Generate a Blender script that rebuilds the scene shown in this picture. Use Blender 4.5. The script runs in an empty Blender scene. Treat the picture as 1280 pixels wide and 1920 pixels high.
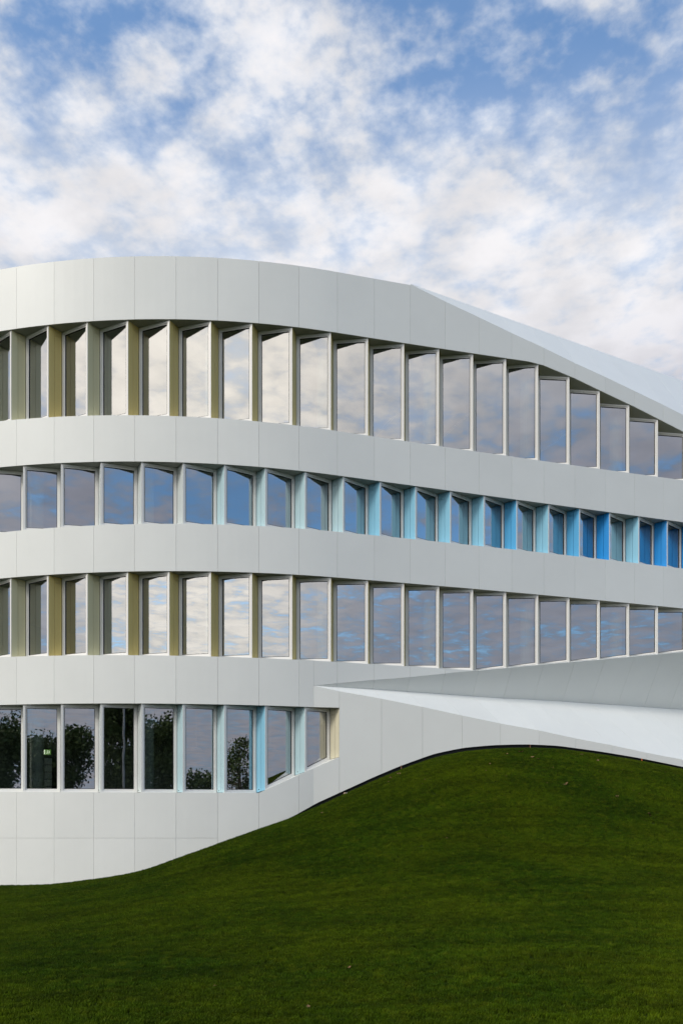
import bpy, math, random
import numpy as np
from mathutils import Vector

random.seed(7)
rng = np.random.default_rng(7)
scene = bpy.context.scene
COL = scene.collection
R = math.radians

# ------------------------------------------------------------------ camera
EYE = 2.95                       # metres above the lawn at the building's left foot
FPX, CX, HY = 1600.0, 640.0, 1484.0     # focal length, centre and horizon of the 1280x1920 photograph
cd = bpy.data.cameras.new('camera')
cam = bpy.data.objects.new('camera', cd); COL.objects.link(cam)
cam.location = (0, 0, EYE); cam.rotation_euler = (R(90), 0, 0)
cd.sensor_fit = 'HORIZONTAL'; cd.sensor_width = 36.0; cd.lens = 36.0 * FPX / 1280.0
cd.shift_y = (HY - 960.0) / 1280.0
cd.clip_start = 0.1; cd.clip_end = 3000
scene.camera = cam

# ------------------------------------------------------------------ light
SUN_EL, SUN_AZ = 40.0, 228.0     # azimuth clockwise from +Y (the view direction)
sdir = Vector((math.sin(R(SUN_AZ)) * math.cos(R(SUN_EL)), math.cos(R(SUN_AZ)) * math.cos(R(SUN_EL)), math.sin(R(SUN_EL))))
sl = bpy.data.lights.new('sun', 'SUN'); sl.energy = 1.65; sl.angle = R(18); sl.color = (1.0, 0.92, 0.81)
so = bpy.data.objects.new('sun', sl); COL.objects.link(so)
so.rotation_euler = (-sdir).to_track_quat('-Z', 'Y').to_euler()

world = bpy.data.worlds.new('World'); scene.world = world; world.use_nodes = True
nt = world.node_tree; nt.nodes.clear()
def N(tree, typ, **kw):
    n = tree.nodes.new(typ)
    for k, v in kw.items(): setattr(n, k, v)
    return n
def mth(tree, op, a, b=None, c=None, clamp=False):
    n = N(tree, 'ShaderNodeMath', operation=op, use_clamp=clamp)
    for k, v in enumerate((a, b, c)):
        if v is None: continue
        if isinstance(v, (int, float)): n.inputs[k].default_value = v
        else: tree.links.new(v, n.inputs[k])
    return n.outputs[0]
def vmth(tree, op, a, b=None):
    n = N(tree, 'ShaderNodeVectorMath', operation=op)
    for k, v in enumerate((a, b)):
        if v is None: continue
        if isinstance(v, tuple): n.inputs[k].default_value = v
        else: tree.links.new(v, n.inputs[k])
    return n
def maprange(tree, v, a, b, c, d, smooth=True):
    n = N(tree, 'ShaderNodeMapRange')
    n.interpolation_type = 'SMOOTHSTEP' if smooth else 'LINEAR'
    tree.links.new(v, n.inputs[0])
    for k, x in enumerate((a, b, c, d)): n.inputs[k + 1].default_value = x
    return n.outputs[0]
def noise(tree, vec, scale, detail=4, rough=0.5, dist=0.0, lac=2.0):
    n = N(tree, 'ShaderNodeTexNoise')
    tree.links.new(vec, n.inputs['Vector'])
    n.inputs['Scale'].default_value = scale; n.inputs['Detail'].default_value = detail
    n.inputs['Roughness'].default_value = rough; n.inputs['Distortion'].default_value = dist
    n.inputs['Lacunarity'].default_value = lac
    return n
def mixc(tree, fac, a, b, mode='MIX'):
    n = N(tree, 'ShaderNodeMix', data_type='RGBA', blend_type=mode)
    if isinstance(fac, (int, float)): n.inputs[0].default_value = fac
    else: tree.links.new(fac, n.inputs[0])
    for k, v in ((6, a), (7, b)):
        if isinstance(v, tuple): n.inputs[k].default_value = (*v, 1)
        else: tree.links.new(v, n.inputs[k])
    return n.outputs[2]

def build_sky():
    t = nt
    sky = N(t, 'ShaderNodeTexSky', sky_type='NISHITA')
    sky.sun_disc = False
    sky.sun_elevation = R(SUN_EL); sky.sun_rotation = R(SUN_AZ)
    sky.air_density = 1.0; sky.dust_density = 0.6; sky.ozone_density = 1.6
    tc = N(t, 'ShaderNodeTexCoord')
    d = vmth(t, 'NORMALIZE', tc.outputs['Generated']).outputs[0]
    sx = N(t, 'ShaderNodeSeparateXYZ'); t.links.new(d, sx.inputs[0])
    z = mth(t, 'MAXIMUM', sx.outputs[2], 0.0)
    zi = mth(t, 'ADD', z, 0.07)
    u = mth(t, 'DIVIDE', sx.outputs[0], zi); v = mth(t, 'DIVIDE', sx.outputs[1], zi)
    cb = N(t, 'ShaderNodeCombineXYZ'); t.links.new(u, cb.inputs[0]); t.links.new(v, cb.inputs[1])
    P = cb.outputs[0]
    # the layer drifts: stretch it a little along one bearing
    mp = N(t, 'ShaderNodeMapping'); t.links.new(P, mp.inputs[0])
    mp.inputs['Rotation'].default_value = (0, 0, R(24)); mp.inputs['Scale'].default_value = (1.0, 0.94, 1.0)
    mp.inputs['Location'].default_value = SKY['loc']
    Q = mp.outputs[0]
    big = noise(t, Q, 1.7, 3, 0.5, 0.2).outputs[0]
    mid = noise(t, Q, 4.6, 3, 0.5, 0.0).outputs[0]
    puff = noise(t, Q, 15.0, 5, 0.5, 0.0).outputs[0]
    bil = mth(t, 'ABSOLUTE', mth(t, 'SUBTRACT', noise(t, Q, 6.5, 4, 0.48, 0.0).outputs[0], 0.5))      # cottony lumps with thin gaps between
    fine = noise(t, Q, 45.0, 5, 0.58, 0.0).outputs[0]
    c = mth(t, 'ADD', mth(t, 'MULTIPLY', mth(t, 'SUBTRACT', big, 0.5), 0.70), mth(t, 'MULTIPLY', mth(t, 'SUBTRACT', mid, 0.5), 0.70))
    c = mth(t, 'ADD', c, mth(t, 'MULTIPLY', mth(t, 'SUBTRACT', puff, 0.5), 0.72))
    c = mth(t, 'ADD', c, mth(t, 'MULTIPLY', mth(t, 'SUBTRACT', fine, 0.5), 0.36))
    c = mth(t, 'ADD', c, mth(t, 'MULTIPLY', mth(t, 'SUBTRACT', bil, 0.085), 1.35))
    # the bank thickens away from the zenith and breaks up to the right
    c = mth(t, 'ADD', c, maprange(t, z, 0.49, 0.71, 0.26, -0.055))
    c = mth(t, 'SUBTRACT', c, mth(t, 'MULTIPLY', maprange(t, sx.outputs[0], 0.32, 0.85, 0.0, 0.28), maprange(t, z, 0.06, 0.20, 0.0, 1.0)))
    alpha = maprange(t, c, -0.23, 0.20, 0.10, 1.0)
    veil = maprange(t, z, 0.52, 0.66, 0.62, 0.0)                 # thin bright veil lower down
    alpha = mth(t, 'ADD', alpha, mth(t, 'MULTIPLY', mth(t, 'SUBTRACT', 1.0, alpha), mth(t, 'MULTIPLY', veil, maprange(t, z, 0.28, 0.46, 0.0, 1.0))))
    dens = maprange(t, c, -0.02, 0.36, 0.0, 1.0)
    # cloud light: warm and bright towards the sun, mauve and dimmer low down opposite
    ds = vmth(t, 'DOT_PRODUCT', d, (sdir.x, sdir.y, sdir.z)).outputs['Value']
    glow = maprange(t, ds, 0.64, 0.93, 0.0, 1.0)
    high = maprange(t, z, 0.30, 0.52, 0.0, 1.0)
    thin = mixc(t, glow, mixc(t, high, SKY['thin_low'], SKY['thin_high']), SKY['thin_sun'])
    thick = mixc(t, glow, mixc(t, high, SKY['thick_low'], SKY['thick_high']), SKY['thick_sun'])
    cc = mixc(t, dens, thin, thick)
    tone = maprange(t, noise(t, Q, 7.0, 5, 0.55).outputs[0], 0.3, 0.7, 0.88, 1.07)
    cc = mixc(t, 1.0, cc, N3(t, tone), 'MULTIPLY')
    blue = mixc(t, 1.0, sky.outputs[0], SKY['tint'], 'MULTIPLY')
    haze = mixc(t, glow, (3.1, 3.6, 4.2), (8.5, 7.8, 7.0))      # dull air along the horizon
    blue = mixc(t, maprange(t, z, 0.02, 0.20, 0.85, 0.0), blue, haze)
    full = mixc(t, mth(t, 'MULTIPLY', alpha, 0.92), blue, cc)
    bg = N(t, 'ShaderNodeBackground'); t.links.new(full, bg.inputs[0]); bg.inputs[1].default_value = 0.10
    out = N(t, 'ShaderNodeOutputWorld'); t.links.new(bg.outputs[0], out.inputs[0])
def N3(tree, val):
    n = N(tree, 'ShaderNodeCombineColor')
    for k in range(3): tree.links.new(val, n.inputs[k])
    return n.outputs[0]
SKY = dict(thin_low=(2.9, 3.8, 5.2), thin_high=(6.1, 6.5, 7.2), thin_sun=(11.5, 10.8, 9.8),
           thick_low=(4.5, 4.3, 4.7), thick_high=(7.9, 7.65, 7.6), thick_sun=(16.5, 14.8, 12.4), tint=(1.12, 1.60, 1.86), loc=(7.3, 2.2, 0))
build_sky()

scene.view_settings.view_transform = 'Standard'
scene.view_settings.look = 'None'
scene.view_settings.exposure = 0.26
scene.view_settings.gamma = 1.0
scene.view_settings.use_curve_mapping = False
scene.render.engine = 'CYCLES'
scene.cycles.use_denoising = True
try:
    scene.cycles.denoiser = 'OPENIMAGEDENOISE'; scene.cycles.denoising_input_passes = 'RGB_ALBEDO_NORMAL'
except Exception: pass
scene.cycles.max_bounces = 8; scene.cycles.transparent_max_bounces = 10
scene.cycles.caustics_reflective = False; scene.cycles.caustics_refractive = False

# ------------------------------------------------------------------ materials
def mat(name):
    m = bpy.data.materials.new(name); m.use_nodes = True
    b = m.node_tree.nodes['Principled BSDF']
    return m, m.node_tree, b
def plain(name, col, rough=0.5, metal=0.0, var=0.0, bump=0.0, nscale=30.0):
    m, t, b = mat(name)
    b.inputs['Roughness'].default_value = rough; b.inputs['Metallic'].default_value = metal
    b.inputs['Base Color'].default_value = (*col, 1)
    tc = N(t, 'ShaderNodeNewGeometry').outputs['Position']
    if var:
        nz = noise(t, tc, 0.8, 5, 0.6).outputs[0]
        f = maprange(t, nz, 0.3, 0.7, 1 - var, 1 + var, False)
        oi = N(t, 'ShaderNodeObjectInfo').outputs['Random']
        f = mth(t, 'MULTIPLY', f, maprange(t, oi, 0, 1, 1 - var, 1 + var, False))
        t.links.new(mixc(t, 1.0, col, N3(t, f), 'MULTIPLY'), b.inputs['Base Color'])
    if bump:
        bp = N(t, 'ShaderNodeBump'); bp.inputs['Strength'].default_value = bump; bp.inputs['Distance'].default_value = 0.01
        t.links.new(noise(t, tc, nscale, 4, 0.6).outputs[0], bp.inputs['Height'])
        t.links.new(bp.outputs[0], b.inputs['Normal'])
    return m
M = {}
M['panel'] = plain('white_cladding', (0.79, 0.805, 0.775), 0.40, var=0.02, bump=0.04, nscale=3.0)
M['backing'] = plain('joint_backing', (0.68, 0.68, 0.66), 0.8, var=0.02)
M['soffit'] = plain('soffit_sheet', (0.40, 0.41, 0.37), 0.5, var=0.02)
M['frame'] = plain('window_frame_metal', (0.82, 0.81, 0.78), 0.32, var=0.01)
M['gasket'] = plain('black_gasket', (0.012, 0.012, 0.013), 0.5)
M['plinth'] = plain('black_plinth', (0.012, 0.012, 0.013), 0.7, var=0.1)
M['inner_wall'] = plain('inner_wall', (0.60, 0.62, 0.60), 0.8, var=0.03)
M['inner_floor'] = plain('inner_floor', (0.14, 0.14, 0.13), 0.6, var=0.05)
M['inner_ceiling'] = plain('inner_ceiling', (0.62, 0.63, 0.63), 0.8, var=0.03)
M['column'] = plain('painted_concrete', (0.74, 0.78, 0.74), 0.6, var=0.02)
M['lamp_white'] = plain('lamp_white', (0.8, 0.8, 0.8), 0.4)
M['trunk'] = plain('bark', (0.11, 0.085, 0.06), 0.9, var=0.2, bump=0.6, nscale=12)
M['post'] = plain('galvanised_steel', (0.35, 0.36, 0.37), 0.45, 0.6)
M['peg_brown'] = plain('rusty_peg', (0.16, 0.075, 0.04), 0.8, var=0.1)
M['peg_orange'] = plain('orange_peg', (0.45, 0.10, 0.025), 0.7, var=0.05)
M['stone'] = plain('stone', (0.38, 0.28, 0.20), 0.9, var=0.2, bump=0.5)
M['pale'] = plain('pale_chip', (0.55, 0.50, 0.45), 0.9, var=0.1, bump=0.3)
M['dry_leaf'] = plain('dry_leaf', (0.22, 0.125, 0.05), 0.7, var=0.25)

def glass_mat():
    m = bpy.data.materials.new('coated_glass'); m.use_nodes = True; t = m.node_tree; t.nodes.clear()
    gl = N(t, 'ShaderNodeBsdfGlossy'); gl.inputs['Roughness'].default_value = 0.0; gl.inputs['Color'].default_value = (0.93, 0.955, 0.99, 1)
    tr = N(t, 'ShaderNodeBsdfTransparent'); tr.inputs['Color'].default_value = (0.80, 0.90, 0.85, 1)
    fr = N(t, 'ShaderNodeFresnel'); fr.inputs[0].default_value = 1.52
    # very slight waviness of the pane
    pos = N(t, 'ShaderNodeNewGeometry').outputs['Position']
    bp = N(t, 'ShaderNodeBump'); bp.inputs['Strength'].default_value = 0.006; bp.inputs['Distance'].default_value = 0.1
    t.links.new(noise(t, pos, 1.3, 1, 0.4).outputs[0], bp.inputs['Height'])
    t.links.new(bp.outputs[0], gl.inputs['Normal'])
    f = mth(t, 'ADD', mth(t, 'MULTIPLY', fr.outputs[0], 1.0), 0.42, clamp=True)
    mx = N(t, 'ShaderNodeMixShader'); t.links.new(f, mx.inputs[0]); t.links.new(tr.outputs[0], mx.inputs[1]); t.links.new(gl.outputs[0], mx.inputs[2])
    o = N(t, 'ShaderNodeOutputMaterial'); t.links.new(mx.outputs[0], o.inputs[0])
    return m
M['glass'] = glass_mat()

def fin_mat(col):
    key = 'fin_%.2f_%.2f_%.2f' % col
    if key not in M: M[key] = plain('fin_paint', col, 0.36, var=0.02)
    return M[key]
def srgb(r, g, b):
    f = lambda c: (c / 255 / 12.92) if c < 11 else ((c / 255 + 0.055) / 1.055) ** 2.4
    return (f(r), f(g), f(b))

# ------------------------------------------------------------------ object helpers
def mesh_obj(name, verts, faces, material, parent=None, smooth=False):
    me = bpy.data.meshes.new(name); me.from_pydata([tuple(map(float, v)) for v in verts], [], faces)
    if smooth: me.polygons.foreach_set('use_smooth', [True] * len(me.polygons))
    me.materials.append(material); me.update()
    o = bpy.data.objects.new(name, me); COL.objects.link(o)
    if parent is not None: o.parent = parent
    return o
def empty(name, parent=None, loc=(0, 0, 0)):
    o = bpy.data.objects.new(name, None); COL.objects.link(o); o.location = loc; o.empty_display_size = 0.3
    if parent is not None: o.parent = parent
    return o
def tag(o, label=None, cat=None, group=None, kind=None):
    if label: o['label'] = label
    if cat: o['category'] = cat
    if group: o['group'] = group
    if kind: o['kind'] = kind
    return o
def prism(poly, off):
    """closed prism: polygon poly (front) and poly + off (back)"""
    n = len(poly); off = np.asarray(off, float)
    v = [np.asarray(p, float) for p in poly] + [np.asarray(p, float) + off for p in poly]
    f = [tuple(range(n)), tuple(range(2 * n - 1, n - 1, -1))]
    for k in range(n):
        a, b = k, (k + 1) % n
        f.append((b, a, a + n, b + n))
    return v, f
class MB:
    def __init__(s): s.v = []; s.f = []
    def add(s, vf):
        b = len(s.v); s.v += list(vf[0]); s.f += [tuple(i + b for i in q) for q in vf[1]]; return s
    def build(s, name, m, parent=None, smooth=False): return mesh_obj(name, s.v, s.f, m, parent, smooth)
def box(c, h):
    c = np.asarray(c, float); x, y, z = h
    return prism([c + (-x, -y, -z), c + (x, -y, -z), c + (x, -y, z), c + (-x, -y, z)], (0, 2 * y, 0))
def tube(pts, rads, n=8):
    v, f = [], []
    pts = [np.asarray(p, float) for p in pts]
    for k, p in enumerate(pts):
        d = pts[min(k + 1, len(pts) - 1)] - pts[max(k - 1, 0)]; d = d / (np.linalg.norm(d) + 1e-9)
        a = np.cross(d, (0.3, 0.9, 0.2)); a /= np.linalg.norm(a); b = np.cross(d, a)
        for j in range(n):
            t = 2 * math.pi * j / n; v.append(p + rads[k] * (a * math.cos(t) + b * math.sin(t)))
    for k in range(len(pts) - 1):
        for j in range(n):
            f.append((k * n + j, k * n + (j + 1) % n, (k + 1) * n + (j + 1) % n, (k + 1) * n + j))
    f.append(tuple(range(n - 1, -1, -1))); f.append(tuple(range((len(pts) - 1) * n, len(pts) * n)))
    return v, f

# ------------------------------------------------------------------ plan of the facade
W = 1.25                          # bay width
I0, I1 = -5, 23                   # bays built, a few past either edge of the picture
_fi = np.arange(-8, 28, 0.01)
_k, _it, _th1 = 0.0686, 7.94, 0.3353
_th = np.where(_fi < _it, _th1 - _k * (_it - _fi), _th1)
_X = np.cumsum(np.cos(_th)) * W * 0.01; _Y = np.cumsum(np.sin(_th)) * W * 0.01
_X += -0.13 - np.interp(8, _fi, _X); _Y += 26.87 - np.interp(8, _fi, _Y)
def P(i, d=0.0):
    """plan point at bay coordinate i, d metres inside the cladding face"""
    t = float(np.interp(i, _fi, _th))
    return np.array([np.interp(i, _fi, _X) - math.sin(t) * d, np.interp(i, _fi, _Y) + math.cos(t) * d])
def inward(i):
    t = float(np.interp(i, _fi, _th)); return np.array([-math.sin(t), math.cos(t), 0.0])
_px = CX + FPX * _X / _Y
def ix(x): return float(np.interp(x, _px, _fi))
def p3(xy, z): return np.array([xy[0], xy[1], z])
# lower wall: leaves the main plan at a soft crease and swings towards the lawn
IC = 7.38
LXP = [636, 715, 792, 866, 938, 1010, 1079, 1147, 1212, 1280, 1343, 1406, 1468, 1530, 1592, 1652]   # photographed joints 8, 9, ...
_c0 = P(IC); _ld = np.array([math.cos(R(8.5)), math.sin(R(8.5))])
def _lpt(x):
    a = (x - CX) / FPX       # X = a*Y
    s = (a * _c0[1] - _c0[0]) / (_ld[0] - a * _ld[1]); return _c0 + s * _ld
_LI = [IC] + [8 + k for k in range(len(LXP))]
_LP = np.array([_c0] + [_lpt(x) for x in LXP])
def L(i, d=0.0):
    if i <= IC: return P(i, d)
    q = np.array([np.interp(i, _LI, _LP[:, 0]), np.interp(i, _LI, _LP[:, 1])])
    return q + np.array([-_ld[1], _ld[0]]) * d
def lix(x):
    if x <= CX + FPX * _c0[0] / _c0[1]: return ix(x)
    px = CX + FPX * _LP[:, 0] / _LP[:, 1]
    return float(np.interp(x, px, _LI))

# levels: each line measured in the photograph, turned into heights on the plan and smoothed
def level(pts, deg=None, plan='P'):
    ii = np.array([ix(x) if plan == 'P' else lix(x) for x, y in pts])
    zz = np.array([EYE + (HY - y) * (P(i)[1] if plan == 'P' else L(i)[1]) / FPX for i, (x, y) in zip(ii, pts)])
    if deg is None:
        def f(i):
            if i > ii[-1]: return float(zz[-1] + (i - ii[-1]) * (zz[-1] - zz[-2]) / (ii[-1] - ii[-2]))
            return float(np.interp(i, ii, zz))
        return f
    pc = np.polyfit(ii, zz, deg); lo, hi = ii[0] - 0.5, ii[-1] + 0.5
    return lambda i: float(np.polyval(pc, min(max(i, lo), hi)))
top_pts = [(31, 500), (104, 490), (180, 483), (257, 479), (335, 478.5), (412, 483), (489, 489.5), (563, 499), (633, 511), (701, 522), (769, 532.5)]
_ztA = level(top_pts, 2)
_ztB = level([(769, 532.5), (832, 564), (896, 594), (957, 623.5), (1018, 651.5), (1077, 680.5), (1134, 706.5), (1190, 733.5), (1245, 760), (1280, 778)])
IF = ix(769)
def z_top(i): return _ztA(i) if i <= IF else _ztB(i)
_sA = level([(0, 621.5), (30, 616), (103, 607), (179, 601), (256, 598), (334, 598), (412, 601.5), (488, 607), (563, 614), (632, 624), (701, 635), (768, 644), (832, 653), (896, 662.5), (957, 672.5), (1011, 681.5)], 2)
_sB = level([(1011, 681.5), (1077, 709), (1134, 736.5), (1190, 763), (1245, 791), (1280, 809)])
IS = ix(1011)
def z_s4(i): return _sA(i) if i <= IS else _sB(i)
z_b4 = level([(0, 789), (27.5, 786), (100, 783), (176, 778.5), (254, 777.5), (332, 779), (411, 783.5), (487, 791.5), (562, 799), (631, 808), (699, 818), (766, 827.5), (831, 836.5), (896, 845.5), (957, 854), (1018, 864.5), (1077, 872.5), (1135, 881.5), (1190, 888), (1245, 895)], 2)
z_s3 = level([(0, 876), (26.5, 873.5), (100, 869), (175.5, 866.5), (254, 865.5), (331, 866.5), (410, 869.5), (487, 875.5), (561, 882.5), (631, 891), (960, 936), (1280, 979)], 2)
z_b3 = level([(0, 997.5), (25, 995), (98, 990), (174, 986), (251, 983), (330, 982.5), (408, 983.5), (486, 986.5), (561, 990.5), (640, 995.5), (957, 1030), (1280, 1066)], 2)
z_s2 = level([(0, 1085), (95, 1077.5), (172, 1073.5), (250, 1071.5), (329, 1071.5), (407, 1072.5), (485, 1075), (560, 1078), (640, 1082), (960, 1111), (1280, 1141)], 2)
_b2 = level([(0, 1232), (171, 1229), (328, 1229), (485, 1234), (640, 1242), (766, 1249), (830, 1253), (880, 1257)], 2)
z_s1 = level([(0, 1322.5), (95, 1320), (170, 1319.5), (250, 1319.5), (327, 1320), (405, 1321), (484, 1323), (560, 1325.5), (636, 1328)], 2)
z_b1flat = level([(0, 1485), (170, 1485.5), (327, 1486), (484, 1487.5)], 1)
# scoop
APX = 588.0; IA = ix(APX)
z_up = level([(588, 1286), (631, 1281.7), (700, 1275.5), (760, 1270.8), (890, 1258), (1018, 1246), (1135, 1236), (1280, 1222.5)])
z_lo = level([(588, 1286), (636, 1296.5), (715, 1310.5), (792, 1326), (866, 1342), (938, 1357), (1010, 1370), (1079, 1385), (1147, 1398), (1212, 1412), (1280, 1425)], plan='L')
def z_b2(i): return _b2(i) if i < IA else max(_b2(i), z_up(i))
IB = next(i for i in np.arange(IA, 18, 0.01) if z_up(i) > _b2(i))
def crease_d(i): return max(0.0, 0.10 * (i - IA))
_cr = [(588, 1286), (632, 1288.5), (699, 1292.5), (760, 1297), (950, 1310), (1007, 1312.5), (1065, 1316), (1117, 1320), (1170, 1323), (1221, 1327), (1280, 1330.5)]
def crease(i):
    q = P(i, crease_d(i)); x = CX + FPX * q[0] / q[1]
    xs_, ys_ = zip(*_cr)
    y = np.interp(x, xs_, ys_) if x < 1280 else 1330.5 + (x - 1280) * 0.06
    return p3(q, EYE + (HY - y) * q[1] / FPX)
def z_b1(i):          # sill of the lowest window row: flat, then climbing with the mound
    a = z_b1flat(min(i, 6.0)); 
    if i <= 6.0: return z_b1flat(i)
    e = EYE + (HY - 1420) * L(8)[1] / FPX
    return a + (e - a) * (i - 6.0) / 2.0
# foot of the wall along the lawn
foot_pts = [(-260, 1664), (0, 1663), (60, 1662.5), (100, 1661), (150, 1655), (200, 1648.5), (250, 1640), (290, 1629), (330, 1614), (400, 1589), (480, 1560), (550, 1536), (600, 1514), (650, 1491), (700, 1468), (751, 1446.5), (813, 1424), (869, 1412.5), (926, 1407.5), (987, 1406), (1044, 1408.5), (1122, 1419), (1201, 1432), (1280, 1448), (1340, 1462), (1420, 1484), (1520, 1512), (1640, 1540)]
_ftI = np.array([lix(x) if x > 0 else ix(x) for x, y in foot_pts])
_ftZ = np.array([EYE + (HY - y) * L(i)[1] / FPX for i, (x, y) in zip(_ftI, foot_pts)])
_si = np.arange(_ftI[0], _ftI[-1], 0.05); _sz = np.interp(_si, _ftI, _ftZ)
_ker = np.hanning(15); _ker /= _ker.sum(); _sz = np.convolve(np.pad(_sz, 7, mode='edge'), _ker, mode='valid')
def z_foot(i): return float(np.interp(i, _si, _sz))
def gap(i): return 0.17 * min(1.0, max(0.0, (i - 6.3) / 1.2))    # the wall stops short of the lawn over the mound

# ------------------------------------------------------------------ ground
_LX = np.array([L(i)[0] for i in np.arange(-7, 23, 0.1)]); _LY = np.array([L(i)[1] for i in np.arange(-7, 23, 0.1)])
_LZ = np.array([z_foot(i) for i in np.arange(-7, 23, 0.1)])
def ground_z(X, Y):
    X = np.asarray(X, float); Y = np.asarray(Y, float)
    yw = np.interp(X, _LX, _LY); h = np.interp(X, _LX, _LZ)
    t = yw - Y
    base = 0.02 + 1.25 * (1 - np.clip((Y + 2) / 11.0, 0, 1)) ** 2 * np.clip((Y + 60) / 40.0, 0.35, 1)
    hb = h - 0.02
    g = np.where(t >= 0, 1 / (1 + (np.maximum(t, 0) / 6.0) ** 2.2), np.clip(1 + (t + 0.5) / 0.6, 0, 1))
    g = np.where((t < 0) & (t > -0.5), 1.0, g)
    side = np.clip((X + 40) / 20, 0, 1) * np.clip((45 - X) / 20, 0, 1)
    und = 0.035 * np.sin(X * 0.9 + 0.4 * Y) * np.sin(Y * 0.55 + 1.3) * np.clip(t / 3, 0, 1) * np.clip((30 - t) / 10, 0, 1)
    return base + hb * g * side + und
def lawn_mat():
    m, t, b = mat('lawn_soil')
    pos = N(t, 'ShaderNodeNewGeometry').outputs['Position']
    n1 = noise(t, pos, 0.5, 4, 0.6).outputs[0]; n2 = noise(t, pos, 28, 3, 0.7).outputs[0]
    c = mixc(t, maprange(t, n1, 0.3, 0.7, 0, 1), (0.014, 0.027, 0.001), (0.025, 0.040, 0.0015))
    c = mixc(t, maprange(t, n2, 0.35, 0.7, 0, 0.6), c, (0.010, 0.016, 0.001))
    t.links.new(c, b.inputs['Base Color']); b.inputs['Roughness'].default_value = 0.95
    b.inputs['Specular IOR Level'].default_value = 0.1
    return m
def make_ground():
    xs = np.unique(np.concatenate([-np.geomspace(18, 900, 22), np.arange(-18, 22.01, 0.3), np.geomspace(22, 900, 22)]))
    ys = np.unique(np.concatenate([-np.geomspace(6, 900, 24), np.arange(-6, 8, 1.0), np.arange(8, 33, 0.25), np.geomspace(33, 900, 22)]))
    XX, YY = np.meshgrid(xs, ys); ZZ = ground_z(XX, YY)
    v = np.stack([XX.ravel(), YY.ravel(), ZZ.ravel()], 1); n = len(xs)
    f = [(r * n + c, r * n + c + 1, (r + 1) * n + c + 1, (r + 1) * n + c) for r in range(len(ys) - 1) for c in range(n - 1)]
    o = mesh_obj('ground', v, f, lawn_mat(), smooth=True)
    tag(o, 'green lawn rising into a rounded mound against the white building', 'lawn', kind='structure')
make_ground()

# ------------------------------------------------------------------ the building
B = empty('office_building', loc=(0, 0, 0))
tag(B, 'curved white office building with four bands of sawtooth windows above the lawn', 'building')
GAP = 0.003
def panel_strip(name, parent, plan, i0, i1, zb, zt, n=None, th=0.03, d0=0.0, g=GAP, material=None):
    """a cladding panel between bay coordinates i0 and i1, zb(i)..zt(i); follows the curve of the plan"""
    gi = g / W; a, b = i0 + gi, i1 - gi
    if n is None: n = 4 if i0 < _it else 2
    ii = np.linspace(a, b, n + 1); v = []; f = []
    for i in ii:
        lo, hi = zb(i) + g, zt(i) - g
        if hi < lo + 0.004: hi = lo + 0.004
        q0, q1 = plan(i, d0), plan(i, d0 + th)
        v += [p3(q0, lo), p3(q0, hi), p3(q1, hi), p3(q1, lo)]
    for k in range(n):
        o = 4 * k
        for j in range(4):
            f.append((o + j, o + (j + 1) % 4, o + 4 + (j + 1) % 4, o + 4 + j))
    f.append((0, 3, 2, 1)); o = 4 * n; f.append((o, o + 1, o + 2, o + 3))
    return mesh_obj(name, v, f, material or M['panel'], parent)
def backing(name, plan, i0, i1, zb, zt, d0=0.045, th=0.12, step=0.25, extra=0.0):
    ii = np.arange(i0, i1 + 1e-6, step); v = []; f = []
    for i in ii:
        lo, hi = zb(i) + 0.012, max(zt(i) - 0.012, zb(i) + 0.02)
        q0, q1 = plan(i, d0), plan(i, d0 + th)
        v += [p3(q0, lo), p3(q0, hi), p3(q1, hi), p3(q1, lo)]
    for k in range(len(ii) - 1):
        o = 4 * k
        for j in range(4): f.append((o + j, o + (j + 1) % 4, o + 4 + (j + 1) % 4, o + 4 + j))
    f.append((0, 3, 2, 1)); o = 4 * (len(ii) - 1); f.append((o, o + 1, o + 2, o + 3))
    return mesh_obj(name, v, f, M['backing'], B)

# bands of cladding, from the parapet down
b_top = backing('parapet_band', P, I0, I1, z_s4, z_top)
for i in range(I0, I1): 
    if i < IF < i + 1 and abs(IF - round(IF)) > 0.2: pass
    panel_strip('cladding_panel', b_top, P, i, i + 1, z_s4, z_top)
b_43 = backing('facade_band', P, I0, I1, z_s3, z_b4)
for i in range(I0, I1): panel_strip('cladding_panel', b_43, P, i, i + 1, z_s3, z_b4)
b_32 = backing('facade_band', P, I0, I1, z_s2, z_b3)
for i in range(I0, I1): panel_strip('cladding_panel', b_32, P, i, i + 1, z_s2, z_b3)
b_21 = backing('facade_band', P, I0, IB, lambda i: z_s1(i) if i < IA else z_up(i), z_b2, step=0.1)
for i in range(I0, 7): panel_strip('cladding_panel', b_21, P, i, i + 1, z_s1, z_b2)
panel_strip('cladding_panel', b_21, P, 7, IA, z_s1, z_b2, g=GAP * 0.5)
for i in range(7, int(IB) + 1):
    a, b = max(i, IA), min(i + 1, IB)
    panel_strip('cladding_panel', b_21, P, a, b, z_up, lambda i: _b2(i), n=6)

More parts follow.
